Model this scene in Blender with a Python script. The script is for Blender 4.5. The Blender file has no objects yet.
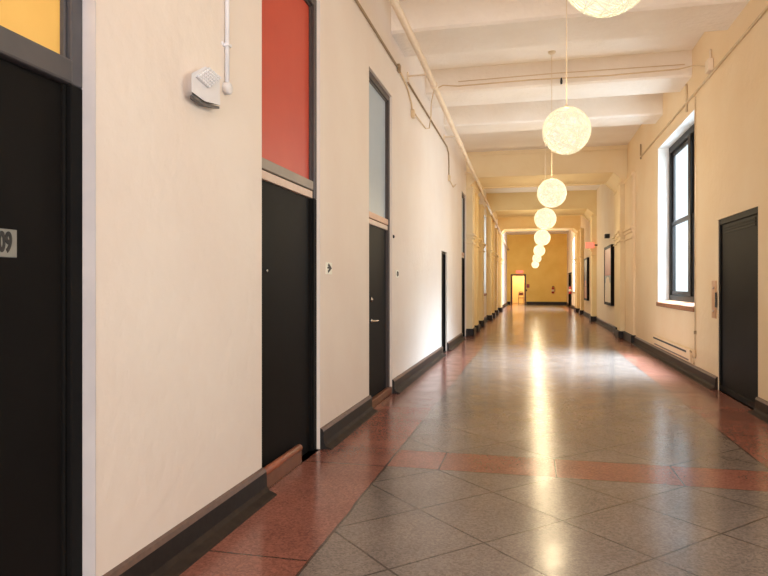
import bpy, bmesh, math, random
from mathutils import Vector, Matrix
random.seed(7)
S = bpy.context.scene
COL = S.collection

# ------------------------------------------------------------------ camera, world, daylight, exposure
cam_d = bpy.data.cameras.new('camera'); cam = bpy.data.objects.new('camera', cam_d); COL.objects.link(cam)
cam.location = (0, 0, 1.4)
cam.rotation_euler = (math.radians(90), 0, math.radians(13.12))
cam_d.sensor_width = 36.0
cam_d.lens = 36.0 * 635.0 / 768.0
cam_d.shift_y = -3.0 / 768.0
cam_d.clip_start = 0.02
S.camera = cam

S.view_settings.view_transform = 'Standard'
S.view_settings.look = 'None'
S.view_settings.gamma = 1.0
S.view_settings.use_curve_mapping = False
S.view_settings.exposure = 0.3
S.cycles.max_bounces = 10
S.cycles.diffuse_bounces = 7
S.cycles.glossy_bounces = 5
S.cycles.transparent_max_bounces = 12
S.cycles.sample_clamp_indirect = 4.0
S.cycles.sample_clamp_direct = 8.0
S.cycles.use_denoising = True

W = bpy.data.worlds.new('sky'); S.world = W; W.use_nodes = True
bg = W.node_tree.nodes['Background']
bg.inputs['Color'].default_value = (0.83, 0.93, 1.0, 1)
bg.inputs['Strength'].default_value = 1.25


def daylight(name, loc, rot, sx, sy, power, col=(0.86, 0.93, 1.0)):
    d = bpy.data.lights.new(name, 'AREA'); d.shape = 'RECTANGLE'; d.size = sx; d.size_y = sy
    d.energy = power; d.color = col
    o = bpy.data.objects.new(name, d); COL.objects.link(o)
    o.location = loc; o.rotation_euler = [math.radians(a) for a in rot]
    return o


# daylight standing outside each window of the hall, plus added fill behind viewer
daylight('daylight_tall_window', (3.1, 11.95, 2.9), (0, 80, 0), 2.9, 2.8, 150, (0.74, 0.87, 1.0))
sky_w = daylight('daylight_tall_window_from_high_sky', (3.4, 12.0, 4.3), (0, 25, 0), 1.4, 2.6, 800, (0.66, 0.82, 1.0))
sky_w.data.spread = math.radians(80)
daylight('daylight_far_window', (3.35, 37.9, 3.2), (0, 78, 0), 2.9, 3.6, 900, (0.96, 0.96, 1.0))
daylight('daylight_left_window', (-2.35, 23.9, 2.7), (0, -90, 0), 2.9, 2.5, 60, (0.92, 0.96, 1.0))
daylight('daylight_near_window', (3.0, 2.6, 2.7), (0, 90, 0), 2.9, 2.8, 75)
daylight('fill_light_back', (0.3, -7.0, 2.6), (90, 0, 0), 3.4, 3.4, 420, (0.98, 0.97, 1.0))  # unseen fill light, added to brighten the near corridor

# ------------------------------------------------------------------ materials
def mat_new(name):
    m = bpy.data.materials.new(name); m.use_nodes = True
    nt = m.node_tree
    return m, nt, nt.nodes['Principled BSDF'], nt.links


def rgb(h):
    h = h.lstrip('#')
    v = [int(h[i:i + 2], 16) / 255 for i in (0, 2, 4)]
    return tuple((x / 12.92 if x <= .04045 else ((x + .055) / 1.055) ** 2.4) for x in v) + (1,)


def noise_mix(nt, c1, c2, scale, detail=4, lo=.35, hi=.65, vec=None):
    n = nt.nodes.new('ShaderNodeTexNoise'); n.inputs['Scale'].default_value = scale; n.inputs['Detail'].default_value = detail
    r = nt.nodes.new('ShaderNodeValToRGB')
    r.color_ramp.elements[0].position = lo; r.color_ramp.elements[0].color = c1
    r.color_ramp.elements[1].position = hi; r.color_ramp.elements[1].color = c2
    nt.links.new(n.outputs['Fac'], r.inputs['Fac'])
    if vec is not None: nt.links.new(vec, n.inputs['Vector'])
    return r.outputs['Color'], n


def obj_vec(nt):
    t = nt.nodes.new('ShaderNodeTexCoord'); return t.outputs['Object']


def plaster(name, c1, c2, rough=.75, bump=.25, bscale=9):
    m, nt, p, L = mat_new(name)
    v = obj_vec(nt)
    col, _ = noise_mix(nt, rgb(c1), rgb(c2), 1.3, 6, .3, .7, v)
    L.new(col, p.inputs['Base Color']); p.inputs['Roughness'].default_value = rough
    n = nt.nodes.new('ShaderNodeTexNoise'); n.inputs['Scale'].default_value = bscale; n.inputs['Detail'].default_value = 8
    L.new(v, n.inputs['Vector'])
    b = nt.nodes.new('ShaderNodeBump'); b.inputs['Strength'].default_value = bump; b.inputs['Distance'].default_value = .03
    L.new(n.outputs['Fac'], b.inputs['Height']); L.new(b.outputs['Normal'], p.inputs['Normal'])
    return m


def paint(name, c1, c2=None, rough=.4, metal=0.0, scale=6, bump=.05, spec=.5):
    m, nt, p, L = mat_new(name)
    v = obj_vec(nt)
    col, n = noise_mix(nt, rgb(c1), rgb(c2 or c1), scale, 4, .3, .7, v)
    L.new(col, p.inputs['Base Color']); p.inputs['Roughness'].default_value = rough
    p.inputs['Metallic'].default_value = metal
    p.inputs['Specular IOR Level'].default_value = spec
    if bump:
        b = nt.nodes.new('ShaderNodeBump'); b.inputs['Strength'].default_value = bump; b.inputs['Distance'].default_value = .01
        L.new(n.outputs['Fac'], b.inputs['Height']); L.new(b.outputs['Normal'], p.inputs['Normal'])
    return m


def emitter(name, c, strength):
    m, nt, p, L = mat_new(name)
    p.inputs['Base Color'].default_value = rgb(c)
    p.inputs['Emission Color'].default_value = rgb(c); p.inputs['Emission Strength'].default_value = strength
    return m


M = {}
M['wall_l'] = plaster('peach_white_plaster', '#eae0d6', '#e6d9ce')
M['wall_r'] = plaster('warm_cream_plaster', '#ecd7b6', '#e8cfa9')
M['ceil'] = plaster('cream_ceiling_paint', '#f3ebe2', '#ece1d4', bump=.5, bscale=14)
M['portal'] = plaster('straw_cream_plaster', '#f1dba6', '#ecd096', bump=.3)
M['arch_cream'] = plaster('cream_arch_plaster', '#ecdab6', '#e6d0a6', bump=.3)
M['endwall'] = plaster('mustard_yellow_plaster', '#f7d070', '#efc460', bump=.4)
M['black'] = paint('black_satin_paint', '#161515', '#1a1918', .5, 0, 5, .04, .05)
M['door_black'] = paint('black_door_paint', '#161413', '#1a1817', .55, 0, 3, .03, .06)
M['frame_grey'] = paint('charcoal_frame_paint', '#47464a', '#504e52', .4, 0, 8, .04)
M['frame_dark'] = paint('dark_brown_frame_paint', '#3c3331', '#463b38', .4, 0, 8, .04)
M['bar_grey'] = paint('grey_brown_rail_paint', '#8f857b', '#998d82', .5)
M['bar_pale'] = paint('pale_rail_paint', '#d9c4b4', '#d0b8a8', .5)
M['bar_peach'] = paint('peach_rail_paint', '#c99f85', '#d2ac93', .5)
M['yellow'] = paint('yellow_transom_paint', '#f9ca6c', '#f5c264', .45, 0, 3)
M['red'] = paint('red_transom_paint', '#c84c34', '#c2452f', .45, 0, 3)
M['bluegrey'] = paint('blue_grey_transom_paint', '#adbdca', '#a4b6c4', .4, 0, 3)
M['base'] = paint('black_baseboard_terrazzo', '#221f1e', '#2c2826', .5, 0, 30, .05, .25)
M['base_top'] = paint('lit_brown_baseboard_edge', '#6d554a', '#5a463e', .4, 0, 25, .05)  # lit look of the board's top bevel put into the colour
M['base_toe'] = paint('dark_floor_cove', '#2c2521', '#3d322b', .6, 0, 12, .1, .1)
M['base_r'] = paint('brown_black_baseboard', '#2a1f19', '#38291f', .5, 0, 25, .05, .12)
M['wood'] = paint('red_brown_sill_wood', '#8a4f38', '#a06048', .45, 0, 12)
M['riser'] = paint('brown_terrazzo_riser', '#6b4028', '#7a4b30', .4, 0, 14)
M['pipe'] = paint('cream_pipe_paint', '#eedcc4', '#e6d2b8', .45)
M['tube'] = paint('brown_conduit_paint', '#937a5c', '#a28a6a', .5)
M['tube_cream'] = paint('cream_conduit_paint', '#dcc4a0', '#cdb48f', .5)
M['white'] = paint('white_plastic', '#e6e6ea', '#dedee4', .4)
M['grille'] = paint('pale_grey_grille', '#c9cacf', '#d6d7db', .4)
M['steel'] = paint('brushed_steel_plate', '#8f9290', '#a0a3a0', .35, .6, 20)
M['brass'] = paint('copper_brass_plate', '#c99a72', '#d8ad86', .35, .5, 18)
M['dark'] = paint('dark_marking', '#201f1e', '#262524', .6)
M['plate'] = paint('pale_green_white_plate', '#f4f4ea', '#ececdf', .5)
M['chrome'] = paint('bright_metal', '#d5d5d5', '#c8c8c8', .2, 1.0)
M['winframe'] = paint('black_window_frame', '#1b1817', '#221e1c', .45, 0, 6, .05, .2)
M['reveal'] = plaster('white_reveal_plaster', '#f2f1ee', '#ecebe8', bump=.2)
M['brick'] = paint('brick_sill', '#a3734f', '#8b5d40', .7, 0, 20, .3)
M['redpaint'] = paint('red_enamel', '#a8261c', '#b22d20', .3)
M['doorbrown'] = paint('dark_red_brown_frame', '#4a2317', '#57291b', .4)
M['poster_red'] = paint('poster_red', '#a8503a', '#9a4432', .45, 0, 4)
M['poster_grey'] = paint('poster_grey', '#9aa0a0', '#7d8486', .45, 0, 6)
M['poster_pale'] = paint('poster_pale', '#e2d3b8', '#d6c4a4', .45, 0, 6)
M['poster_dark'] = paint('poster_dark_brown', '#4a3626', '#3b2a1e', .45, 0, 6)
M['poster_orange'] = paint('poster_orange', '#b8743a', '#a8642e', .45, 0, 6)
M['exit_red'] = emitter('lit_red_sign_face', '#f08068', .7)
M['cord'] = paint('pale_lamp_cord', '#e5d3b6', '#dcc8a8', .6)
M['thread'] = emitter('cream_wound_thread', '#f4e6c2', .62)
M['thread'].node_tree.nodes['Principled BSDF'].inputs['Base Color'].default_value = rgb('#8a8064')


def glass_mat():
    m = bpy.data.materials.new('window_glass'); m.use_nodes = True
    nt = m.node_tree; nt.nodes.clear()
    o = nt.nodes.new('ShaderNodeOutputMaterial'); mx = nt.nodes.new('ShaderNodeMixShader')
    t = nt.nodes.new('ShaderNodeBsdfTransparent'); g = nt.nodes.new('ShaderNodeBsdfGlossy')
    g.inputs['Roughness'].default_value = .03
    t.inputs['Color'].default_value = (.95, .98, .98, 1)
    mx.inputs[0].default_value = .06
    nt.links.new(t.outputs[0], mx.inputs[1]); nt.links.new(g.outputs[0], mx.inputs[2])
    nt.links.new(mx.outputs[0], o.inputs[0])
    return m


M['glass'] = glass_mat()


def globe_mat():
    """woven shade: glows where threads lie close, lets the bulb's light through between them"""
    m = bpy.data.materials.new('glowing_woven_shade'); m.use_nodes = True
    nt = m.node_tree; nt.nodes.clear(); L = nt.links
    o = nt.nodes.new('ShaderNodeOutputMaterial'); mx = nt.nodes.new('ShaderNodeMixShader')
    t = nt.nodes.new('ShaderNodeBsdfTransparent'); e = nt.nodes.new('ShaderNodeEmission')
    mx.inputs[0].default_value = .62
    v = obj_vec(nt)
    w = nt.nodes.new('ShaderNodeTexNoise'); w.inputs['Scale'].default_value = 26; w.inputs['Detail'].default_value = 3
    L.new(v, w.inputs['Vector'])
    r = nt.nodes.new('ShaderNodeValToRGB')
    r.color_ramp.elements[0].position = .4; r.color_ramp.elements[0].color = (1.0, .84, .56, 1)
    r.color_ramp.elements[1].position = .62; r.color_ramp.elements[1].color = (1.0, .97, .86, 1)
    L.new(w.outputs['Fac'], r.inputs['Fac'])
    L.new(r.outputs['Color'], e.inputs['Color']); e.inputs['Strength'].default_value = .80
    L.new(t.outputs[0], mx.inputs[1]); L.new(e.outputs[0], mx.inputs[2]); L.new(mx.outputs[0], o.inputs[0])
    return m


M['globe'] = globe_mat()


def floor_mat():
    m, nt, p, L = mat_new('terrazzo_floor')
    N = nt.nodes.new
    geo = N('ShaderNodeNewGeometry'); sep = N('ShaderNodeSeparateXYZ'); L.new(geo.outputs['Position'], sep.inputs[0])
    X, Y = sep.outputs['X'], sep.outputs['Y']

    def mth(op, a, b=None):
        n = N('ShaderNodeMath'); n.operation = op
        for i, q in enumerate((a, b)):
            if q is None: continue
            if isinstance(q, (int, float)): n.inputs[i].default_value = q
            else: L.new(q, n.inputs[i])
        return n.outputs[0]

    def lt(a, b): return mth('LESS_THAN', a, b)
    def gt(a, b): return mth('GREATER_THAN', a, b)
    def mx(a, b): return mth('MAXIMUM', a, b)
    def near(a, c, w): return lt(mth('ABSOLUTE', mth('SUBTRACT', a, c)), w)
    # slightly wavering joints
    nz = N('ShaderNodeTexNoise'); nz.inputs['Scale'].default_value = 2.2; nz.inputs['Detail'].default_value = 3
    L.new(geo.outputs['Position'], nz.inputs['Vector'])
    wob = mth('MULTIPLY', mth('SUBTRACT', nz.outputs['Fac'], .5), .03)
    Xw = mth('ADD', X, wob); Yw_ = mth('ADD', Y, wob)
    strip = mx(lt(Xw, -1.10), gt(Xw, 1.75))
    bnd = mth('MULTIPLY', gt(Yw_, 4.78), lt(Yw_, 5.29))
    red = mx(strip, bnd)
    y2 = mth('SUBTRACT', Y, mth('MULTIPLY', gt(Y, 5.03), .51))
    P = .865

    def frac_line(val, off, w):
        q = mth('DIVIDE', mth('SUBTRACT', val, off), P)
        f = mth('FRACT', mth('ADD', q, 100.5))
        return lt(mth('ABSOLUTE', mth('SUBTRACT', f, .5)), w / P)
    d1 = frac_line(mth('ADD', Xw, y2), 4.09, .009)
    d2 = frac_line(mth('SUBTRACT', y2, Xw), 4.605, .009)
    notred = mth('SUBTRACT', 1.0, red)
    diag = mth('MULTIPLY', mx(d1, d2), notred)
    bj = mth('MULTIPLY', mth('MULTIPLY', frac_line(X, .174, .006), bnd), mth('SUBTRACT', 1.0, strip))
    sj = mth('MULTIPLY', mx(near(Yw_, 4.78, .006), near(Yw_, 5.29, .006)), 1.0)
    edge = mx(near(Xw, -1.10, .008), near(Xw, 1.75, .008))
    sfr = mth('FRACT', mth('ADD', mth('DIVIDE', mth('SUBTRACT', Y, 3.05), 1.73), 100.5))
    scross = mth('MULTIPLY', lt(mth('ABSOLUTE', mth('SUBTRACT', sfr, .5)), .004), strip)
    lines = mx(mx(diag, bj), mx(mx(sj, edge), scross))
    # terrazzo colours
    gcol, _ = noise_mix(nt, rgb('#6d625c'), rgb('#80736b'), 1.1, 5, .3, .7, geo.outputs['Position'])
    rcol, _ = noise_mix(nt, rgb('#7d4e42'), rgb('#925f51'), 1.6, 5, .3, .7, geo.outputs['Position'])
    vo = N('ShaderNodeTexVoronoi'); vo.inputs['Scale'].default_value = 90; L.new(geo.outputs['Position'], vo.inputs['Vector'])
    sp = N('ShaderNodeSeparateColor'); L.new(vo.outputs['Color'], sp.inputs[0])
    chip = N('ShaderNodeMapRange'); L.new(sp.outputs[0], chip.inputs['Value'])
    chip.inputs['To Min'].default_value = .72; chip.inputs['To Max'].default_value = 1.22
    m1 = N('ShaderNodeMix'); m1.data_type = 'RGBA'; L.new(red, m1.inputs['Factor']); L.new(gcol, m1.inputs['A']); L.new(rcol, m1.inputs['B'])
    m2 = N('ShaderNodeVectorMath'); m2.operation = 'SCALE'; L.new(m1.outputs['Result'], m2.inputs[0]); L.new(chip.outputs['Result'], m2.inputs['Scale'])
    m3 = N('ShaderNodeMix'); m3.data_type = 'RGBA'; L.new(mth('MULTIPLY', lines, .75), m3.inputs['Factor']); L.new(m2.outputs[0], m3.inputs['A'])
    m3.inputs['B'].default_value = rgb('#33261f')
    L.new(m3.outputs['Result'], p.inputs['Base Color'])
    rn = N('ShaderNodeTexNoise'); rn.inputs['Scale'].default_value = 3.5; rn.inputs['Detail'].default_value = 6
    L.new(geo.outputs['Position'], rn.inputs['Vector'])
    rr = N('ShaderNodeMapRange'); L.new(rn.outputs['Fac'], rr.inputs['Value'])
    rr.inputs['From Min'].default_value = .3; rr.inputs['From Max'].default_value = .7
    rr.inputs['To Min'].default_value = .15; rr.inputs['To Max'].default_value = .25
    L.new(rr.outputs['Result'], p.inputs['Roughness'])
    bn = N('ShaderNodeTexNoise'); bn.inputs['Scale'].default_value = 5; bn.inputs['Detail'].default_value = 4
    L.new(geo.outputs['Position'], bn.inputs['Vector'])
    b = N('ShaderNodeBump'); b.inputs['Strength'].default_value = .05; b.inputs['Distance'].default_value = .02
    L.new(bn.outputs['Fac'], b.inputs['Height']); L.new(b.outputs['Normal'], p.inputs['Normal'])
    p.inputs['Specular IOR Level'].default_value = .42
    return m


M['floor'] = floor_mat()

# ------------------------------------------------------------------ mesh helpers (world coordinates, parents keep identity unless placed)
class MB:
    def __init__(self): self.bm = bmesh.new()

    def box(self, x0, x1, y0, y1, z0, z1, mi=0):
        b = self.bm
        v = [b.verts.new(p) for p in ((x0, y0, z0), (x1, y0, z0), (x1, y1, z0), (x0, y1, z0), (x0, y0, z1), (x1, y0, z1), (x1, y1, z1), (x0, y1, z1))]
        for f in ((3, 2, 1, 0), (4, 5, 6, 7), (0, 1, 5, 4), (1, 2, 6, 5), (2, 3, 7, 6), (3, 0, 4, 7)):
            q = b.faces.new([v[i] for i in f]); q.material_index = mi
        return self

    def prism(self, poly, axis, a, b_, mi=None):
        """poly in the two other axes, extruded along axis ('x','y','z') from a to b_; mi: material per side"""
        b = self.bm

        def pt(p, t):
            return {'x': (t, p[0], p[1]), 'y': (p[0], t, p[1]), 'z': (p[0], p[1], t)}[axis]
        A = [b.verts.new(pt(p, a)) for p in poly]; B = [b.verts.new(pt(p, b_)) for p in poly]
        n = len(poly)
        b.faces.new(A[::-1]); b.faces.new(B)
        for i in range(n):
            f = b.faces.new((A[i], A[(i + 1) % n], B[(i + 1) % n], B[i]))
            if mi: f.material_index = mi[i]
        return self

    def tube(self, pts, r, seg=10, caps=True, closed=False, smooth=True):
        b = self.bm; pts = [Vector(p) for p in pts]; rings = []
        n = len(pts)
        up = None
        for i, p in enumerate(pts):
            if closed: t = pts[(i + 1) % n] - pts[i - 1]
            else: t = pts[min(i + 1, n - 1)] - pts[max(i - 1, 0)]
            t.normalize()
            if up is None:
                up = Vector((0, 0, 1)) if abs(t.z) < .9 else Vector((1, 0, 0))
            a = t.cross(up).normalized(); c = a.cross(t).normalized(); up = c
            rings.append([b.verts.new(p + a * (r * math.cos(k * 2 * math.pi / seg)) + c * (r * math.sin(k * 2 * math.pi / seg))) for k in range(seg)])
        m = n if closed else n - 1
        for i in range(m):
            R0, R1 = rings[i], rings[(i + 1) % n]
            for k in range(seg):
                f = b.faces.new((R0[k], R0[(k + 1) % seg], R1[(k + 1) % seg], R1[k])); f.smooth = smooth
        if caps and not closed:
            b.faces.new(rings[0][::-1]); b.faces.new(rings[-1])
        return self

    def lathe(self, prof, c=(0, 0, 0), axis='z', seg=24):
        """prof: (radius, height) list"""
        b = self.bm; rings = []
        for r, hh in prof:
            ring = []
            for k in range(seg):
                a = 2 * math.pi * k / seg
                p = {'z': (r * math.cos(a), r * math.sin(a), hh), 'x': (hh, r * math.cos(a), r * math.sin(a)), 'y': (r * math.sin(a), hh, r * math.cos(a))}[axis]
                ring.append(b.verts.new((p[0] + c[0], p[1] + c[1], p[2] + c[2])))
            rings.append(ring)
        for i in range(len(rings) - 1):
            for k in range(seg):
                f = b.faces.new((rings[i][k], rings[i][(k + 1) % seg], rings[i + 1][(k + 1) % seg], rings[i + 1][k])); f.smooth = True
        b.faces.new(rings[0][::-1]); b.faces.new(rings[-1])
        return self

    def build(self, name, mats, parent=None, bevel=0, seg=2, recalc=True):
        if recalc: bmesh.ops.recalc_face_normals(self.bm, faces=self.bm.faces)
        me = bpy.data.meshes.new(name); self.bm.to_mesh(me); self.bm.free()
        for m in (mats if isinstance(mats, (list, tuple)) else [mats]): me.materials.append(m)
        o = bpy.data.objects.new(name, me); COL.objects.link(o)
        if parent is not None:
            o.parent = parent
            o.matrix_parent_inverse = Matrix.Translation(-parent.location)
        if bevel:
            md = o.modifiers.new('bevel', 'BEVEL'); md.width = bevel; md.segments = seg; md.limit_method = 'ANGLE'
        return o


def tag(o, label, cat, group=None, kind=None):
    o['label'] = label; o['category'] = cat
    if group: o['group'] = group
    if kind: o['kind'] = kind
    return o


def empty(name, loc, label, cat, group=None, kind=None):
    o = bpy.data.objects.new(name, None); COL.objects.link(o); o.location = loc; o.empty_display_size = .2
    return tag(o, label, cat, group, kind)


def text_mesh(body, size, depth):
    cu = bpy.data.curves.new('lettering', 'FONT'); cu.body = body; cu.size = size; cu.extrude = depth
    cu.offset = .004; cu.align_x = 'CENTER'; cu.align_y = 'CENTER'
    t = bpy.data.objects.new('lettering', cu); COL.objects.link(t)
    dg = bpy.context.evaluated_depsgraph_get()
    me = bpy.data.meshes.new_from_object(t.evaluated_get(dg))
    bpy.data.objects.remove(t); bpy.data.curves.remove(cu)
    return me


ST = 'structure'
XL, XR = -1.76, 2.41
ZC = 5.03
YB, YE = -6.5, 46.8

# ------------------------------------------------------------------ the shell
def wall_side(name, xa, xb, openings, mats, label, y0=YB - .3, y1=YE + .3):
    """openings: (y0, y1, z0, z1) ; mats (plain, far) ; one wall mesh with real holes"""
    ys = sorted({y0, y1} | {o[0] for o in openings} | {o[1] for o in openings})
    mb = MB()
    for a, b in zip(ys[:-1], ys[1:]):
        mid = (a + b) / 2
        hole = [o for o in openings if o[0] < mid < o[1]]
        z = -.05
        for o in sorted(hole, key=lambda q: q[2]):
            if o[2] > z + .001: mb.box(xa, xb, a, b, z, o[2])
            z = o[3]
        mb.box(xa, xb, a, b, z, ZC + .25)
    o = mb.build(name, mats)
    return tag(o, label, 'wall', kind=ST)


DOORS = [  # near y, far y, top z, recess, transom material
    (1.09, 2.29, 3.83, .06), (3.95, 5.15, 3.83, .03), (6.82, 8.01, 3.83, .03), (12.61, 13.45, 2.09, .03), (16.35, 17.42, 3.83, .03)]
WIN_R = [(1.2, 4.0, 1.08, 4.08), (10.49, 13.37, 1.08, 4.08), (36.05, 39.85, 1.0, 4.2)]
WIN_L = [(22.6, 25.2, 1.08, 4.08)]
wall_side('wall_left', XL - .3, XL, [(a, b, 0, t) for a, b, t, r in DOORS] + WIN_L, M['wall_l'], 'long peach white plaster wall with tall doors on the left side')
wall_side('wall_right', XR, XR + .3, WIN_R + [(7.70, 9.24, 0, 2.265), (41.4, 44.2, 0, 2.15)], M['wall_r'], 'long warm cream plaster wall with the tall window on the right side')
DX0, DX1 = -1.40, -.52      # doorway in the end wall
mb = MB(); mb.box(XL - .3, DX0, YE, YE + .2, -.05, ZC + .25).box(DX1, XR + .3, YE, YE + .2, -.05, ZC + .25).box(DX0, DX1, YE, YE + .2, 2.08, ZC + .25)
tag(mb.build('wall_end', M['endwall']), 'mustard yellow wall closing the far end of the corridor', 'wall', kind=ST)
mb = MB(); mb.box(XL - .3, -1.4, YB - .3, YB, -.05, ZC + .25).box(2.05, XR + .3, YB - .3, YB, -.05, ZC + .25)
mb.box(-1.4, 2.05, YB - .3, YB, -.05, .9).box(-1.4, 2.05, YB - .3, YB, 4.3, ZC + .25)  # wide opening added here to admit the back fill light
tag(mb.build('wall_back', M['wall_r']), 'cream wall behind the viewer, its wide opening added to let fill light in', 'wall', kind=ST)
tag(MB().box(XL - .3, XR + .3, YB - .3, YE + 3.4, -.2, 0).build('floor', M['floor']), 'polished grey terrazzo floor with red border strips and diagonal joints', 'floor', kind=ST)
tag(MB().box(XL - .3, XR + .3, YB - .3, YE + 3.4, ZC, ZC + .25).build('ceiling', M['ceil']), 'cream painted ceiling slab above the corridor', 'ceiling', kind=ST)

# vestibule past the end doorway
mb = MB(); mb.box(-2.06, 1.0, YE + 3.2, YE + 3.4, -.05, 3.0).box(-2.06, -1.86, YE + .2, YE + 3.2, -.05, 3.0).box(.8, 1.0, YE + .2, YE + 3.2, -.05, 3.0).box(-2.06, 1.0, YE + .2, YE + 3.4, 2.8, 3.0)
tag(mb.build('wall_vestibule', M['portal']), 'pale yellow walls of the small lit lobby seen through the end doorway', 'wall', kind=ST)

# ceiling joists
JO = [(-4.6, -3.8), (-2.0, -1.2), (.3, 1.1), (2.6, 3.4), (5.2, 6.0), (7.95, 8.85), (10.64, 11.5), (12.9, 13.65)]
jl = ['cream ceiling joist across the corridor behind the viewer, furthest back', 'cream ceiling joist just behind the viewer, second back', 'cream ceiling joist right above the viewer', 'cream ceiling joist above the nearest globe lamp',
      'cream ceiling joist just out of the top of the view', 'broad cream ceiling joist nearest in view, behind the cut off top globe', 'cream ceiling joist with a thin cable along its face', 'cream ceiling joist nearest the first haunched arch']
for (a, b), lb in zip(JO, jl):
    mb = MB()
    prof = [(a, ZC + .01), (a, 4.66), (a + .03, 4.63), (b - .03, 4.63), (b, 4.66), (b, ZC + .01)]
    mb.prism(prof, 'x', XL - .02, XR + .02)
    tag(mb.build('ceiling_beam', M['ceil']), lb, 'beam', 'cream ceiling joists', ST)

# haunched arches with pilasters
def pilaster(parent, side, y0, y1, prot, cap=2.75, top=4.12, mat='portal'):
    mb = MB()
    w = XL if side < 0 else XR
    d = 1 if side < 0 else -1

    def bx(p, a, b, z0, z1):
        x0, x1 = sorted((w - .02 * d, w + p * d)); mb.box(x0, x1, a, b, z0, z1)
    bx(prot, y0, y1, .16, cap)
    e = .035
    bx(prot + e, y0 - e, y1 + e, cap - .22, cap - .17)
    bx(prot + e, y0 - e, y1 + e, cap - .07, cap)
    bx(prot + 2 * e, y0 - 2 * e, y1 + 2 * e, cap, cap + .06)
    bx(prot + .01, y0 - .01, y1 + .01, cap + .06, top)
    bx(prot + e, y0 - e, y1 + e, top - .10, top - .05)
    o = mb.build('pilaster', M[mat], parent, bevel=.008, seg=1)
    bb = MB(); p = prot + .05
    x0, x1 = sorted((w - .02 * d, w + p * d)); bb.box(x0, x1, y0 - .05, y1 + .05, 0, .2)
    bb.build('pilaster_base', M['base'], o, bevel=.02)
    return o


def arch(n, y0, y1, label):
    root = empty('trim_%d' % n, ((XL + XR) / 2, y0, 0), label, 'arch', 'haunched arches along the corridor', ST)
    mb = MB()
    zb, zh = 4.34, 4.07
    for ya, yb, dz, dx in ((y0, y0 + .12, 0, 0), (y0 + .12, y1 - .12, .03, .03), (y1 - .12, y1, 0, 0)):
        q = [(XL - .02, ZC + .01), (XL - .02, zh + dz), (XL + .04, zh + dz), (XL + .34 - dx, zb + dz), (XR - .34 + dx, zb + dz), (XR - .04, zh + dz), (XR + .02, zh + dz), (XR + .02, ZC + .01)]
        mb.prism(q, 'y', ya, yb)
    # raised bead just above the lower edge of the face, and a cornice at the slab
    mb.box(XL + .4, XR - .4, y0 - .03, y0, zb, zb + .05)
    mb.box(XL, XR, y0 - .04, y0, ZC - .1, ZC)
    am = 'arch_cream' if n == 1 else 'portal'
    mb.build('cross_beam', M[am], root)
    for s in (-1, 1):
        pilaster(root, s, y0 + .02, y0 + .62, .17, mat=am)
        if s < 0 or n == 3: pilaster(root, s, y1 - .62, y1 - .02, .17)
    if n == 1: pilaster(root, 1, y1 - .62, y1 - .02, .06, mat=am)
    return root


arch(1, 17.5, 19.6, 'first haunched plaster arch, on pilasters, just past the tall right window')
arch(2, 25.5, 28.2, 'second haunched plaster arch along the corridor, near the red sign')
arch(3, 34.0, 35.6, 'third haunched plaster arch, nearest the yellow end wall')
# plain pilasters between the arches
pil_root = empty('trim_4', (XR, 16.15, 0), 'shallow plaster pilaster on the right wall between tall window and first arch', 'pilaster', kind=ST)
pilaster(pil_root, 1, 16.15, 17.45, .06, mat='wall_r')
for n, (s, y, lb) in enumerate(((-1, 21.6, 'single plaster pilaster on the left wall just past the first arch'), (-1, 30.6, 'single plaster pilaster on the left wall past the second arch'), (1, 31.6, 'single plaster pilaster on the right wall past the dark poster'))):
    r_ = empty('trim_%d' % (5 + n), (XL if s < 0 else XR, y, 0), lb, 'pilaster', kind=ST)
    pilaster(r_, s, y, y + .6, .14)
# cornice on the end wall
mb = MB(); mb.box(XL, XR, YE - .05, YE + .01, 4.50, 4.60).box(XL, XR, YE - .09, YE + .01, 4.86, ZC).box(XL, XR, YE - .03, YE + .01, 4.30, 4.34)
tag(mb.build('trim_8', M['endwall']), 'yellow cornice moulding along the top of the end wall', 'cornice', kind=ST)

# ------------------------------------------------------------------ baseboards
PROF = [(0, 0), (.105, 0), (.10, .010), (.05, .028), (.034, .055), (.030, .150), (.020, .172), (0, .178)]
PMI = [0, 2, 2, 2, 0, 1, 1, 0]


def baseboard(name, side, segs, mats, label):
    mb = MB()
    w = XL if side < 0 else XR; d = 1 if side < 0 else -1
    for a, b in segs:
        mb.prism([(w + p[0] * d, p[1]) for p in PROF], 'y', a, b, PMI)
    return tag(mb.build(name, mats), label, 'baseboard', kind=ST)


baseboard('baseboard_left', -1, [(YB, 1.07), (2.31, 3.96), (5.15, 6.83), (8.01, 12.62), (13.45, 16.36), (17.42, YE)], [M['base'], M['base_top'], M['base_toe']], 'black coved baseboard with top edges coloured lit brown along the left wall')
baseboard('baseboard_right', 1, [(YB, 7.70), (9.24, 41.35), (44.25, YE)], [M['base_r'], M['base_top'], M['base_toe']], 'brown black coved baseboard along the right wall')
mb = MB()
for a, b in ((XL, DX0 - .12), (DX1 + .12, XR)): mb.box(a, b, YE - .04, YE + .01, 0, .2)
tag(mb.build('baseboard_end', M['base'], bevel=.01), 'black baseboard along the yellow end wall', 'baseboard', kind=ST)
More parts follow.
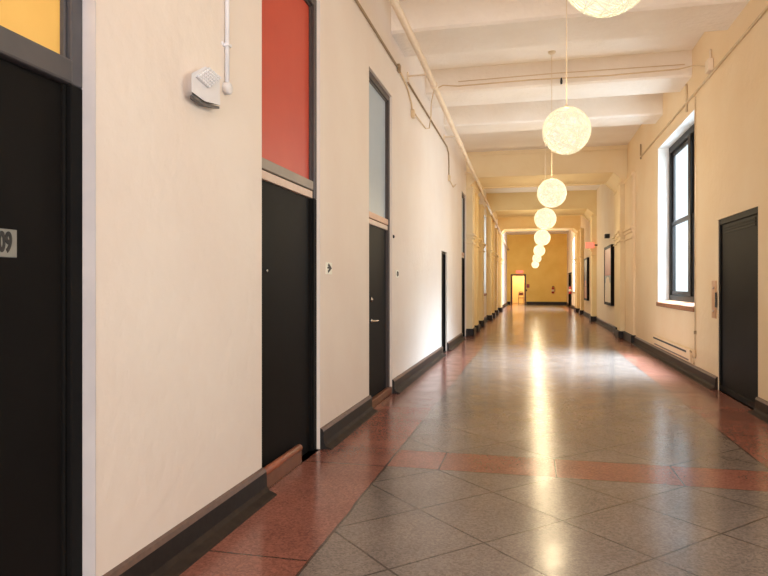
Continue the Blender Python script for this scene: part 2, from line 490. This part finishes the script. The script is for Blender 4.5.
# ------------------------------------------------------------------ doors of the left wall
def left_door(n, y0, y1, ztop, r, pane, fmat, label, fw=.07, barh=(2.13, 2.30), split=True, step=0, step_to=None):
    root = empty('door_%d' % n, (XL, (y0 + y1) / 2, 0), label, 'door', kind=ST)
    xf = XL - r                                    # front of the frame
    zs = barh[0] if pane else ztop - fw
    jm = fmat if n == 3 else M['black']
    q = .018
    mb = MB()
    mb.box(xf - .09, xf, y0, y0 + fw, 0, zs).box(xf - .09, xf, y1 - fw, y1, 0, zs)
    mb.box(xf - .07, xf - .02, y1 - fw - q, y1 - fw, 0, zs).box(xf - .07, xf - .02, y0 + fw, y0 + fw + q, 0, zs)
    if not pane: mb.box(xf - .09, xf, y0, y1, zs, ztop)
    mb.build('door_frame', jm, root, bevel=.004, seg=1)
    if pane:
        mb = MB()
        mb.box(xf - .09, xf, y0, y0 + fw, zs, ztop).box(xf - .09, xf, y1 - fw, y1, zs, ztop).box(xf - .09, xf, y0 + fw, y1 - fw, ztop - fw, ztop)
        mb.box(xf - .07, xf - .02, y1 - fw - q, y1 - fw, zs, ztop - fw).box(xf - .07, xf - .02, y0 + fw, y0 + fw + q, zs, ztop - fw)
        mb.box(xf - .07, xf - .02, y0 + fw, y1 - fw, ztop - fw - q, ztop - fw)
        mb.build('transom_frame', fmat, root, bevel=.004, seg=1)
    ltop = (barh[0] if pane else ztop - fw)
    MB().box(xf - .08, xf - .035, y0 + fw, y1 - fw, .005, ltop).build('door_leaf', M['door_black'], root, bevel=.003, seg=1)
    if pane:
        MB().box(xf - .06, xf - .04, y0 + fw, y1 - fw, barh[1] - .01, ztop - fw).build('transom_pane', pane, root)
        if split:
            zm = barh[0] + (barh[1] - barh[0]) * .42
            a = MB().box(xf - .08, xf - .005, y0 + fw - .005, y1 - fw + .005, zm + .008, barh[1]).build('transom_bar', M['bar_grey'] if split == 1 else M['bar_peach'], root, bevel=.006)
            MB().box(xf - .08, xf - .012, y0 + fw, y1 - fw, barh[0], zm).build('drip_rail', M['bar_pale'], a, bevel=.004)
        else:
            MB().box(xf - .08, xf + .005, y0 + fw - .005, y1 - fw + .005, barh[0], barh[1]).build('transom_bar', fmat, root, bevel=.01)
    return root, xf


d1, xf1 = left_door(1, *DOORS[0], M['yellow'], M['frame_grey'], 'nearest black door on the left, yellow transom above, cut off by the frame', fw=.068, barh=(2.215, 2.315), split=0)
d2, xf2 = left_door(2, *DOORS[1], M['red'], M['frame_dark'], 'tall black door on the left under a red transom panel', barh=(2.13, 2.275), split=1)
d3, xf3 = left_door(3, *DOORS[2], M['bluegrey'], M['frame_dark'], 'tall black door on the left under a blue grey transom pane', barh=(2.10, 2.24), split=2)
d4, xf4 = left_door(4, *DOORS[3], None, M['frame_dark'], 'low narrow black door on the left with no transom', fw=.05)
d5, xf5 = left_door(5, *DOORS[4], M['bluegrey'], M['frame_dark'], 'narrow tall black door just before the first arch on the left', barh=(2.13, 2.27), split=2)
MB().box(XL - .09, XL + .0015, 2.286, 2.2905, 0, 3.83).build('reveal_lining', paint('grey_white_reveal', '#cfcbcb', '#c6c2c3', .6), d1)  # thin sheet over the far jamb, greyer than the wall
# raised sills
mb = MB(); mb.box(xf2 - .03, xf2 + .025, 4.02, 4.72, 0, .10); mb.build('riser', M['riser'], d2)
mb = MB(); mb.tube([(xf2 + .012, 4.0, .125), (xf2 + .012, 4.70, .125)], .028, 12); mb.build('threshold', M['wood'], d2)
MB().box(xf3 - .03, xf3 + .03, 6.82, 8.01, 0, .09).build('threshold', M['riser'], d3, bevel=.01)
# hardware
MB().lathe([(.001, 0), (.012, 0), (.012, .006), (.006, .009), (.001, .009)], (xf2 - .035, 4.18, 1.50), 'x', 16).build('peephole', M['chrome'], d2)
MB().lathe([(.001, 0), (.03, 0), (.03, .01), (.014, .014), (.014, .02), (.001, .02)], (xf3 - .035, 7.17, 1.23), 'x', 20).build('lock_cylinder', M['chrome'], d3)
k = MB().lathe([(.001, 0), (.026, 0), (.026, .008), (.01, .012), (.01, .05), (.001, .05)], (xf3 - .035, 7.18, .98), 'x', 20).build('handle_rose', M['chrome'], d3)
MB().tube([(xf3 + .01, 7.18, .98), (xf3 + .01, 7.31, .98)], .009, 8).build('lever', M['chrome'], k)
# number plate on the nearest door
np_ = MB().box(xf1 - .035, xf1 - .03, 1.70, 1.975, 1.50, 1.603).build('number_plate', M['steel'], d1, bevel=.002, seg=1)
me = text_mesh('09', .098, .001); me.materials.append(M['dark'])
t = bpy.data.objects.new('numerals', me); COL.objects.link(t)
t.parent = np_; t.matrix_parent_inverse = Matrix()
t.matrix_basis = Matrix.Translation((xf1 - .029, 1.919, 1.552)) @ Matrix(((0, 0, 1, 0), (1, 0, 0, 0), (0, 1, 0, 0), (0, 0, 0, 1))) @ Matrix.Diagonal((.62, 1, 1, 1))

# ------------------------------------------------------------------ right wall openings
d6 = empty('door_6', (XR, 8.47, 0), 'wide plain black door recessed in the right wall', 'door', kind=ST)
MB().box(XR + .03, XR + .08, 7.76, 9.18, .08, 2.19).build('door_leaf', M['door_black'], d6)
mb = MB(); mb.box(XR + .012, XR + .08, 7.70, 7.76, 0, 2.265).box(XR + .012, XR + .08, 9.18, 9.24, 0, 2.265).box(XR + .012, XR + .08, 7.76, 9.18, 2.19, 2.265)
mb.build('door_frame', M['black'], d6, bevel=.004, seg=1)
mb = MB()
for i in range(3): mb.box(XR + .022, XR + .032, 7.86, 9.08, 2.07 + i * .035, 2.088 + i * .035)
mb.build('louver_slats', M['black'], d6)
MB().box(XR + .015, XR + .14, 7.70, 9.24, 0, .08).build('threshold', M['black'], d6, bevel=.01)
d7 = empty('door_7', (XR, 42.8, 0), 'black doorway in the right wall beside the yellow end wall', 'door', kind=ST)
MB().box(XR + .06, XR + .12, 41.4, 44.2, 0, 2.15).build('door_leaf', M['door_black'], d7)
MB().box(XR - .03, XR + .06, 41.35, 41.5, 0, 2.2).box(XR - .03, XR + .06, 44.1, 44.25, 0, 2.2).box(XR - .03, XR + .06, 41.5, 44.1, 2.1, 2.2).build('door_frame', M['black'], d7)
d8 = empty('door_8', ((DX0 + DX1) / 2, YE, 0), 'dark red brown door frame in the yellow end wall, lit lobby behind', 'door', kind=ST)
MB().box(DX0 - .1, DX0 + .02, YE - .04, YE + .2, 0, 2.18).box(DX1 - .02, DX1 + .1, YE - .04, YE + .2, 0, 2.18).box(DX0 + .02, DX1 - .02, YE - .04, YE + .2, 2.06, 2.18).build('door_frame', M['doorbrown'], d8, bevel=.008, seg=1)


def window(n, side, y0, y1, z0, z1, label, sill=True, depth=.2, mull=0.0):
    w = XL if side < 0 else XR; d = -1 if side < 0 else 1
    root = empty('window_%d' % n, (w, (y0 + y1) / 2, z0), label, 'window', kind=ST)

    def bx(mb, a, b, ya, yb, za, zb):
        xa, xb = sorted((w + a * d, w + b * d)); mb.box(xa, xb, ya, yb, za, zb); return mb
    t = .13
    lining = MB()   # white plaster reveal lining
    bx(lining, .002, depth + .1, y1 - .006, y1 + .004, z0, z1); bx(lining, .002, depth + .1, y0 - .004, y0 + .006, z0, z1); bx(lining, .002, depth + .1, y0, y1, z1 - .006, z1 + .004)
    lining.build('reveal', M['reveal'], root)
    f = MB()
    bx(f, depth, depth + .1, y0, y0 + t, z0, z1); bx(f, depth, depth + .1, y1 - t, y1, z0, z1)
    bx(f, depth, depth + .1, y0, y1, z1 - t, z1); bx(f, depth, depth + .1, y0, y1, z0, z0 + t)
    ym = (y0 + y1) / 2 + mull
    bx(f, depth - .01, depth + .1, ym - .09, ym + .09, z0 + t, z1 - t)
    fr = f.build('window_frame', M['winframe'], root, bevel=.008, seg=1)
    zm = z0 + (z1 - z0) * .5
    for a, b in ((y0 + t, ym - .09), (ym + .09, y1 - t)):
        s = MB(); q = .075
        for (za, zb, dd) in ((z0 + t, zm + .03, .0), (zm - .03, z1 - t, .04)):
            bx(s, depth + .02 + dd * .5, depth + .055 + dd * .5, a, a + q, za, zb); bx(s, depth + .02 + dd * .5, depth + .055 + dd * .5, b - q, b, za, zb)
            bx(s, depth + .02 + dd * .5, depth + .055 + dd * .5, a + q, b - q, za, za + q); bx(s, depth + .02 + dd * .5, depth + .055 + dd * .5, a + q, b - q, zb - q, zb)
        so = s.build('sash', M['winframe'], root, bevel=.006, seg=1)
        p = MB(); bx(p, depth + .045, depth + .05, a + q * .5, b - q * .5, z0 + t + q * .5, z1 - t - q * .5)
        p.build('pane', M['glass'], so)
    if sill:
        mb = MB()
        pr = [(w - .03 * d, z0 - .09), (w - .03 * d, z0 - .01), (w + depth * d, z0 + .03), (w + depth * d, z0 - .09)]
        mb.prism(pr, 'y', y0 - .03, y1 + .03)
        mb.build('window_sill', M['brick'], root, bevel=.006, seg=1)
    return root


window(1, 1, *WIN_R[1], 'tall black framed sash window in a white reveal, right wall', mull=-.24)
window(2, 1, *WIN_R[2], 'bright far window on the right beside the yellow end wall')
window(3, -1, *WIN_L[0], 'narrow seen edge-on window in the left wall past the first arch')
window(4, 1, *WIN_R[0], 'black framed window in the right wall beside the viewer, out of view')

# ------------------------------------------------------------------ globe pendant lamps
TH = MB()
rg = random.Random(3)
for i in range(90):
    ax = Vector((rg.gauss(0, 1), rg.gauss(0, 1), rg.gauss(0, 1))).normalized()
    u = ax.orthogonal().normalized(); v = ax.cross(u)
    off = rg.uniform(-.42, .42)
    rr = .2235 * math.sqrt(1 - off * off)
    TH.tube([ax * (off * .2235) + (u * math.cos(2 * math.pi * k / 36) + v * math.sin(2 * math.pi * k / 36)) * rr for k in range(36)], .0017, 3, closed=True)
th0 = TH.build('thread_winding', M['thread']); th_me = th0.data; bpy.data.objects.remove(th0)
bm_ = bmesh.new(); bmesh.ops.create_uvsphere(bm_, u_segments=48, v_segments=32, radius=.221)
for f in bm_.faces: f.smooth = True
gl_me = bpy.data.meshes.new('globe_shade'); bm_.to_mesh(gl_me); bm_.free(); gl_me.materials.append(M['globe'])
LAMP_COL = (1.0, .79, .48)
lamps = [(.36, 3.25, 2.94, 'largest woven globe lamp, cut off by the top edge'), (.32, 6.29, 2.87, 'second glowing globe lamp from the viewer, seen whole'),
         (.30, 10.22, 2.83, 'third glowing globe lamp from the viewer, against the first arch'), (.27, 13.65, 2.78, 'fourth globe lamp from the viewer, just below the third'),
         (.28, 18.41, 2.73, 'fifth globe lamp from the viewer, under the first arch'), (.28, 25.87, 2.76, 'sixth globe lamp from the viewer, before the yellow wall'),
         (.24, 33.15, 2.75, 'seventh globe lamp, partly hidden behind the sixth'), (.19, 40.11, 2.66, 'last and smallest globe lamp, lowest in the row')]
for x, y, z, lb in lamps:
    root = empty('pendant_lamp', (x, y, z), lb, 'pendant lamp', 'woven globe pendant lamps down the corridor')
    g = bpy.data.objects.new('globe_shade', gl_me); COL.objects.link(g); g.parent = root
    th = bpy.data.objects.new('thread_winding', th_me); COL.objects.link(th); th.parent = g
    zt = ZC
    for a, b in JO:
        if a < y < b: zt = 4.63
    if 17.5 < y < 19.6 or 25.5 < y < 28.2 or 34 < y < 35.6: zt = 4.37
    MB().tube([(x, y, z + .222), (x, y, zt)], .0045, 8).build('cord', M['cord'], root)
    MB().lathe([(.001, zt - .03), (.045, zt - .03), (.06, zt - .012), (.06, zt), (.001, zt)], (x, y, 0), 'z', 20).build('ceiling_rose', M['cord'], root)
    MB().lathe([(.001, z + .217), (.026, z + .217), (.02, z + .235), (.01, z + .25), (.001, z + .25)], (x, y, 0), 'z', 16).build('lamp_cap', M['cord'], root)
    ld = bpy.data.lights.new('bulb_light', 'POINT'); ld.energy = 100 if y < 8 else (150 if y < 15 else 260); ld.color = LAMP_COL; ld.shadow_soft_size = .19
    lo = bpy.data.objects.new('bulb_light', ld); COL.objects.link(lo); lo.parent = root
# two more lamps of the row behind the viewer's back are not in view; the lobby beyond the end door has its own lamp
lob = empty('ceiling_lamp', (-.7, YE + 1.8, 2.6), 'small bright ceiling lamp in the lobby behind the end doorway', 'ceiling lamp')
MB().lathe([(.001, 2.68), (.12, 2.68), (.14, 2.74), (.10, 2.80), (.001, 2.80)], (-.7, YE + 1.8, 0), 'z', 24).build('lamp_shade', emitter('lobby_lamp_glass', '#ffe9b8', 2.0), lob)
ld = bpy.data.lights.new('lobby_bulb', 'POINT'); ld.energy = 130; ld.color = (1, .86, .6); ld.shadow_soft_size = .1
lo = bpy.data.objects.new('lobby_bulb', ld); COL.objects.link(lo); lo.parent = lob

# ------------------------------------------------------------------ pipes and conduits
sp = empty('sprinkler_pipe', (-1.42, 3, 4.27), 'thick cream pipe running along the upper left to the far end', 'pipe')
PP = [(-6.3, -1.34, 4.27), (8, -1.36, 4.27), (17.3, -1.46, 4.245), (26, -1.53, 4.17), (34, -1.60, 4.09), (46.2, -1.66, 3.95)]


def pipe_at(y):
    for a, b in zip(PP[:-1], PP[1:]):
        if a[0] <= y <= b[0]:
            t = (y - a[0]) / (b[0] - a[0]); return a[1] + t * (b[1] - a[1]), a[2] + t * (b[2] - a[2])


MB().tube([(p[1], p[0], p[2]) for p in PP], .042, 14).build('pipe_run', M['pipe'], sp)
for y in (-2.2, 3.2, 9.05, 12.95, 17.2, 24.8, 33.5):
    px_, pz_ = pipe_at(y)
    mb = MB(); mb.tube([(px_, y - .03, pz_), (px_, y + .03, pz_)], .053, 14)
    mb.tube([(XL, y, 4.43), (px_ - .06, y, 4.43), (px_, y, pz_ + .05)], .012, 8)
    mb.box(XL - .005, XL + .018, y - .04, y + .04, 4.38, 4.48)
    mb.build('pipe_hanger', M['pipe'], sp)
MB().lathe([(.001, 0), (.06, 0), (.06, .25), (.05, .28), (.05, .5), (.001, .5)], (-1.655, 46.1, 3.95), 'y', 16).build('end_valve', M['dark'], sp)

cl = empty('conduit', (XL + .02, 2, 4.29), 'thin brown conduit along the top of the near left wall', 'conduit', 'wall conduits')
MB().tube([(XL + .018, -3, 4.29), (XL + .018, 8.36, 4.30)], .014, 8).build('tube_run', M['tube'], cl)
MB().tube([(XL + .018, 8.36, 4.30), (XL + .02, 8.9, 4.24), (XL + .02, 9.25, 4.1), (XL + .02, 9.35, 3.95)], .013, 8).build('drop_tube', M['tube_cream'], cl)
MB().box(XL + .002, XL + .05, 9.3, 9.40, 3.90, 4.02).build('junction_box', M['tube_cream'], cl, bevel=.006)
MB().box(XL + .002, XL + .04, 8.30, 8.40, 4.26, 4.36).build('coupling', M['tube'], cl, bevel=.006)
c2 = empty('conduit', (XL + .02, 9.5, 4.3), 'thin brown conduit high on the left wall, after the blue grey transom', 'conduit', 'wall conduits')
MB().tube([(XL + .018, 9.0, 4.32), (XL + .018, 13.3, 4.31), (XL + .02, 13.55, 4.22), (XL + .02, 13.62, 4.05), (XL + .02, 13.62, 3.72)], .014, 8).build('tube_run', M['tube'], c2)
MB().box(XL + .002, XL + .05, 13.56, 13.68, 3.64, 3.76).build('junction_box', M['tube_cream'], c2, bevel=.006)
MB().tube([(XL + .02, 13.7, 3.68), (XL + .02, 14.4, 3.62), (XL + .02, 14.9, 3.76)], .01, 8).build('cable_tail', M['tube_cream'], c2)
c3 = empty('cable', (0, 10.6, 4.73), 'thin cable looping from the left wall across the joist face', 'cable')
MB().tube([(XL + .03, 9.46, 4.0), (XL + .03, 9.66, 4.0), (XL + .02, 10.55, 4.03), (XL + .05, 10.75, 4.08), (XL + .07, 10.8, 4.3)] + [(XL + .09, 10.7, 4.48), (XL + .15, 10.6, 4.68), (XL + .3, 10.6, 4.75), (-1.2, 10.6, 4.72), (0, 10.61, 4.74), (1.2, 10.61, 4.72), (2.2, 10.6, 4.74), (2.36, 10.3, 4.68), (2.37, 9.65, 4.45)], .010, 8).build('cable_run', M['tube_cream'], c3)
MB().tube([(-1.2, 10.615, 4.80), (.4, 10.615, 4.82), (2.3, 10.615, 4.81)], .007, 8).build('upper_cable', M['tube_cream'], c3)
MB().lathe([(.001, 4.63), (.014, 4.63), (.02, 4.67), (.012, 4.73), (.001, 4.73)], (.46, 10.59, 0), 'z', 12).build('cable_hook', M['dark'], c3)

cr = empty('conduit', (XR - .02, 3, 4.29), 'thin cream conduit sloping along the top of the right wall', 'conduit', 'wall conduits')
MB().tube([(XR - .018, -3, 4.29), (XR - .018, 15.3, 4.30)], .016, 8).build('tube_run', M['tube_cream'], cr)
MB().box(XR - .07, XR - .002, 9.44, 9.62, 4.33, 4.50).build('junction_box', M['pipe'], cr, bevel=.012)
MB().tube([(XR - .02, 9.53, 4.5), (XR - .02, 9.53, 4.64)], .014, 8).build('riser_tube', M['pipe'], cr)
MB().tube([(XR - .018, 10.93, 4.60), (XR - .018, 10.93, 4.15)], .016, 8).build('drop_tube', M['tube_cream'], cr)
MB().tube([(XR - .018, 15.3, 4.58), (XR - .018, 15.3, 4.25)], .016, 8).build('end_tube', M['tube'], cr)
hp = empty('radiator_pipe', (XR, 10.37, .4), 'thin upright pipe with a valve beside the low wall vent', 'pipe')
MB().tube([(XR - .02, 10.37, 4.24), (XR - .02, 10.37, .42)], .009, 8).build('riser', M['tube_cream'], hp)
MB().lathe([(.001, .66), (.018, .66), (.018, .71), (.001, .71)], (XR - .02, 10.37, 0), 'z', 10).build('coupling', M['tube'], hp)
v_ = MB().lathe([(.001, .30), (.025, .30), (.035, .34), (.025, .40), (.014, .42), (.001, .42)], (XR - .03, 10.40, 0), 'z', 12).build('valve', M['tube_cream'], hp)
MB().tube([(XR - .03, 10.40, .36), (XR - .07, 10.46, .40)], .012, 8).build('valve_handle', M['tube'], v_)
MB().tube([(XR - .03, 10.40, .31), (XR - .03, 10.40, .20)], .012, 8).build('tail_tube', M['tube_cream'], hp)

vt = empty('wall_vent', (XR, 12.1, .22), 'low cream wall vent with two long dark slots, below the tall window', 'vent')
mb = MB(); mb.box(XR - .04, XR + .01, 10.62, 13.75, .20, .40)
mb.build('housing', M['wall_r'], vt, bevel=.012)
MB().box(XR - .045, XR - .02, 10.85, 13.62, .335, .365).build('slot', M['dark'], vt)
MB().box(XR - .045, XR - .02, 10.70, 13.50, .225, .248).build('slot', M['base_top'], vt)

# ------------------------------------------------------------------ wall things
al = empty('wall_alarm', (XL, 3.22, 2.5), 'white angular wall unit with a studded diamond panel, high on the left wall', 'alarm')
xo = XL + .055
FR = [(2.955, 2.490), (3.100, 2.575), (3.258, 2.572), (3.268, 2.408), (3.092, 2.382), (2.955, 2.394)]


def ring_solid(mb, front, xf_, back, xb_, mi=None):
    b = mb.bm
    F_ = [b.verts.new((xf_, p[0], p[1])) for p in front]; K_ = [b.verts.new((xb_, p[0], p[1])) for p in back]
    b.faces.new(F_); b.faces.new(K_[::-1]); n_ = len(front)
    for q_ in range(n_):
        f_ = b.faces.new((F_[q_], F_[(q_ + 1) % n_], K_[(q_ + 1) % n_], K_[q_]))
        if mi: f_.material_index = mi[q_]
    return mb


BK = [(3.17 + (p[0] - 3.112) * .75, 2.485 + (p[1] - 2.48) * .85) for p in FR]
ring_solid(MB(), FR, xo, BK, XL + .001, [0, 0, 0, 1, 1, 0]).build('housing', [M['white'], M['frame_grey']], al, bevel=.004)
DM = [(3.126 + (a_ - 3.126) * 1.12, 2.52 + (b_ - 2.52) * 1.12) for a_, b_ in [(3.003, 2.486), (3.126, 2.570), (3.252, 2.560), (3.124, 2.468)]]
pan = ring_solid(MB(), DM, xo + .010, DM, xo - .01).build('diamond_panel', M['grille'], al, bevel=.003, seg=1)
mb = MB()
P0 = [Vector((xo + .010, p[0], p[1])) for p in DM]
for i in range(6):
    for j in range(6):
        a_, b_ = (i + .5) / 6, (j + .5) / 6
        c = P0[0] * (1 - a_) * (1 - b_) + P0[1] * a_ * (1 - b_) + P0[2] * a_ * b_ + P0[3] * (1 - a_) * b_
        bmesh.ops.create_uvsphere(mb.bm, u_segments=8, v_segments=6, radius=.0075, matrix=Matrix.Translation(c))
mb.build('studs', M['white'], pan)
ring_solid(MB(), [(2.97, 2.388), (3.092, 2.376), (3.262, 2.402), (3.262, 2.388), (3.092, 2.362), (2.97, 2.372)], xo - .004, [(3.0, 2.388), (3.092, 2.376), (3.25, 2.402), (3.25, 2.388), (3.092, 2.362), (3.0, 2.372)], XL + .02).build('underside_slot', M['frame_grey'], al)
ac = empty('alarm_conduit', (XL, 3.5, 2.6), 'white upright conduit ending in a round box beside the alarm unit', 'conduit')
MB().tube([(XL + .016, 3.425, 2.59), (XL + .016, 3.425, 4.27)], .013, 10).build('tube_run', M['white'], ac)
MB().lathe([(.001, 0), (.036, 0), (.036, .028), (.03, .036), (.001, .038)], (XL + .001, 3.425, 2.555), 'x', 24).build('round_box', M['white'], ac)
MB().box(XL, XL + .035, 3.405, 3.445, 2.80, 2.815).box(XL, XL + .006, 3.385, 3.465, 2.797, 2.818).build('pipe_clip', M['white'], ac)

pl = empty('number_sign', (XL, 5.37, 1.55), 'small pale square sign beside the door with the red transom', 'sign', 'small wall signs')
MB().box(XL, XL + .008, 5.30, 5.46, 1.495, 1.60).build('plate', M['plate'], pl, bevel=.002, seg=1)
mb = MB()
mb.box(XL + .008, XL + .010, 5.325, 5.40, 1.545, 1.56).prism([(5.35, 1.507), (5.445, 1.55), (5.36, 1.592), (5.335, 1.572), (5.385, 1.55), (5.335, 1.525)], 'x', XL + .008, XL + .0105)
mb.build('dark_mark', M['dark'], pl)
p2 = empty('number_sign', (XL, 8.3, 1.55), 'small pale sign with a ring mark, beside the blue grey transom door', 'sign', 'small wall signs')
MB().box(XL, XL + .008, 8.22, 8.40, 1.50, 1.60).build('plate', M['plate'], p2, bevel=.002, seg=1)
MB().tube([(XL + .010, 8.31 + .035 * math.cos(a * math.pi / 8), 1.55 + .028 * math.sin(a * math.pi / 8)) for a in range(16)], .007, 6, closed=True).build('ring_mark', M['dark'], p2)
p3 = empty('door_switch', (XL, 8.13, 2.0), 'tiny dark button on the left wall beside the blue grey transom door', 'switch')
MB().lathe([(.001, 0), (.022, 0), (.022, .012), (.012, .02), (.001, .02)], (XL, 8.07, 2.03), 'x', 14).build('button', M['dark'], p3)

bp = empty('call_plate', (XR, 9.4, .95), 'tall copper coloured metal plate on the right wall beside the black door', 'plate')
MB().box(XR - .012, XR + .002, 9.30, 9.50, .95, 1.46).build('plate', M['brass'], bp, bevel=.004, seg=1)
MB().box(XR - .02, XR - .01, 9.26, 9.31, 1.10, 1.30).build('dark_edge', M['dark'], bp)
for z_ in (1.36, 1.05): MB().lathe([(.001, 0), (.018, 0), (.015, -.012), (.001, -.012)], (XR - .012, 9.40, z_), 'x', 14).build('button', M['bar_pale'], bp)


def poster(y0, y1, z0, z1, bands, label):
    root = empty('framed_poster', (XR, (y0 + y1) / 2, z0), label, 'poster', 'framed posters on the right wall')
    mb = MB(); t = .09
    mb.box(XR - .10, XR, y0, y0 + t, z0, z1).box(XR - .10, XR, y1 - t, y1, z0, z1).box(XR - .10, XR, y0 + t, y1 - t, z0, z0 + t).box(XR - .10, XR, y0 + t, y1 - t, z1 - t, z1)
    mb.build('poster_frame', M['black'], root, bevel=.006, seg=1)
    mats = []; mb = MB()
    for i, (fa, fb, mt) in enumerate(bands):
        if mt not in mats: mats.append(mt)
        H = z1 - z0 - 2 * t
        mb.box(XR - .085, XR - .01, y0 + t, y1 - t, z0 + t + fa * H, z0 + t + fb * H, mats.index(mt))
    # loose shape in the middle of the print
    mb.prism([(y0 + .35, z0 + .62), (y1 - .3, z0 + .62), (y1 - .45, z0 + .82), (y1 - .8, z0 + .9), (y0 + .6, z0 + .86)], 'x', XR - .088, XR - .08)
    mb.build('print', [M[q] for q in mats], root)


poster(20.15, 22.0, .77, 2.63, [(0, .36, 'poster_pale'), (.36, .5, 'poster_grey'), (.5, 1, 'poster_red')], 'large black framed poster, red above pale, past the first arch')
poster(28.7, 30.4, .72, 2.6, [(0, .3, 'poster_orange'), (.3, 1, 'poster_dark')], 'large dark framed poster further along, past the red sign')
sb = empty('wall_speaker', (XR, 21.5, 2.97), 'small dark box on the right wall above the red poster', 'speaker')
MB().box(XR - .14, XR, 21.3, 21.55, 2.9, 3.03).build('housing', M['dark'], sb, bevel=.01)
MB().box(XR - .145, XR - .135, 21.33, 21.52, 2.92, 3.01).build('grille', M['frame_grey'], sb)

es = empty('exit_sign', (2.15, 26.9, 2.9), 'pale red lit sign standing out from the right wall', 'sign')
MB().box(1.98, 2.30, 25.20, 25.26, 2.80, 3.02).build('sign_face', M['exit_red'], es, bevel=.008)
MB().box(2.28, XR, 25.21, 25.25, 2.88, 2.94).build('bracket', M['dark'], es)
e2 = empty('exit_sign', (-.86, YE, 2.25), 'small pale red lit sign above the end doorway', 'sign')
MB().box(-1.12, -.62, YE - .09, YE - .01, 2.25, 2.45).build('sign_face', M['exit_red'], e2, bevel=.008)
MB().box(-1.0, -.7, YE - .02, YE, 2.30, 2.40).build('bracket', M['dark'], e2)
fa = empty('fire_alarm', (-.27, YE, 1.33), 'small dark red alarm box on the yellow wall beside the doorway', 'alarm')
MB().box(-.37, -.18, YE - .1, YE, 1.20, 1.46).build('housing', M['redpaint'], fa, bevel=.015)
MB().tube([(-.34, YE - .11, 1.30), (-.21, YE - .11, 1.30)], .015, 8).build('pull_bar', M['dark'], fa)
fs = empty('wall_switch', (-.4, YE, 1.0), 'small dark switch box below the red alarm on the yellow wall', 'switch')
MB().box(-.46, -.34, YE - .05, YE, .95, 1.09).build('plate', M['doorbrown'], fs, bevel=.008)
MB().box(-.42, -.38, YE - .07, YE - .045, 1.0, 1.04).build('toggle', M['dark'], fs)


def extinguisher(x, y, z, ang, label):
    root = empty('fire_extinguisher', (x, y, z), label, 'fire extinguisher', 'red fire extinguishers')
    MB().lathe([(.001, z), (.08, z), (.09, z + .02), (.09, z + .36), (.075, z + .42), (.03, z + .46), (.03, z + .48), (.001, z + .48)], (x, y, 0), 'z', 20).build('cylinder_body', M['redpaint'], root)
    MB().lathe([(.001, z + .47), (.035, z + .47), (.035, z + .53), (.001, z + .53)], (x, y, 0), 'z', 12).build('valve_head', M['dark'], root)
    ca, sa = math.cos(ang), math.sin(ang)
    MB().tube([(x, y, z + .51), (x + .08 * ca, y + .08 * sa, z + .50), (x + .13 * ca, y + .13 * sa, z + .4), (x + .13 * ca, y + .13 * sa, z + .12)], .013, 8).build('hose', M['dark'], root)
    MB().lathe([(.092, z + .14), (.093, z + .14), (.093, z + .28), (.092, z + .28)], (x, y, 0), 'z', 20).build('label_band', M['poster_pale'], root)
    return root


x_ = extinguisher(1.45, YE - .1, .80, 0, 'red fire extinguisher hanging on the yellow end wall')
MB().box(1.40, 1.50, YE - .03, YE, .95, 1.1).build('wall_bracket', M['dark'], x_)
x_ = extinguisher(XR - .1, 40.9, .85, math.pi / 2, 'red fire extinguisher on the right wall beside the far black doorway')
MB().box(XR - .03, XR, 40.85, 40.95, 1.0, 1.15).build('wall_bracket', M['dark'], x_)

# chair in the lobby
ch = empty('chair', (-.8, YE + 1.6, 0), 'small dark chair standing in the lit lobby beyond the end doorway', 'chair')
cx_, cy_ = -.80, YE + 1.6
MB().box(cx_ - .2, cx_ + .2, cy_ - .2, cy_ + .2, .42, .46).build('seat', M['doorbrown'], ch, bevel=.015)
for a in (-.17, .17):
    for b__ in (-.17, .17):
        MB().tube([(cx_ + a, cy_ + b__, 0), (cx_ + a, cy_ + b__, .43)], .015, 8).build('leg', M['doorbrown'], ch)
MB().tube([(cx_ - .17, cy_ + .18, .45), (cx_ - .18, cy_ + .21, .8), (cx_ - .1, cy_ + .22, .9), (cx_ + .1, cy_ + .22, .9), (cx_ + .18, cy_ + .21, .8), (cx_ + .17, cy_ + .18, .45)], .016, 8).build('back_frame', M['doorbrown'], ch)
MB().box(cx_ - .15, cx_ + .15, cy_ + .20, cy_ + .225, .62, .84).build('backrest', M['doorbrown'], ch, bevel=.01)
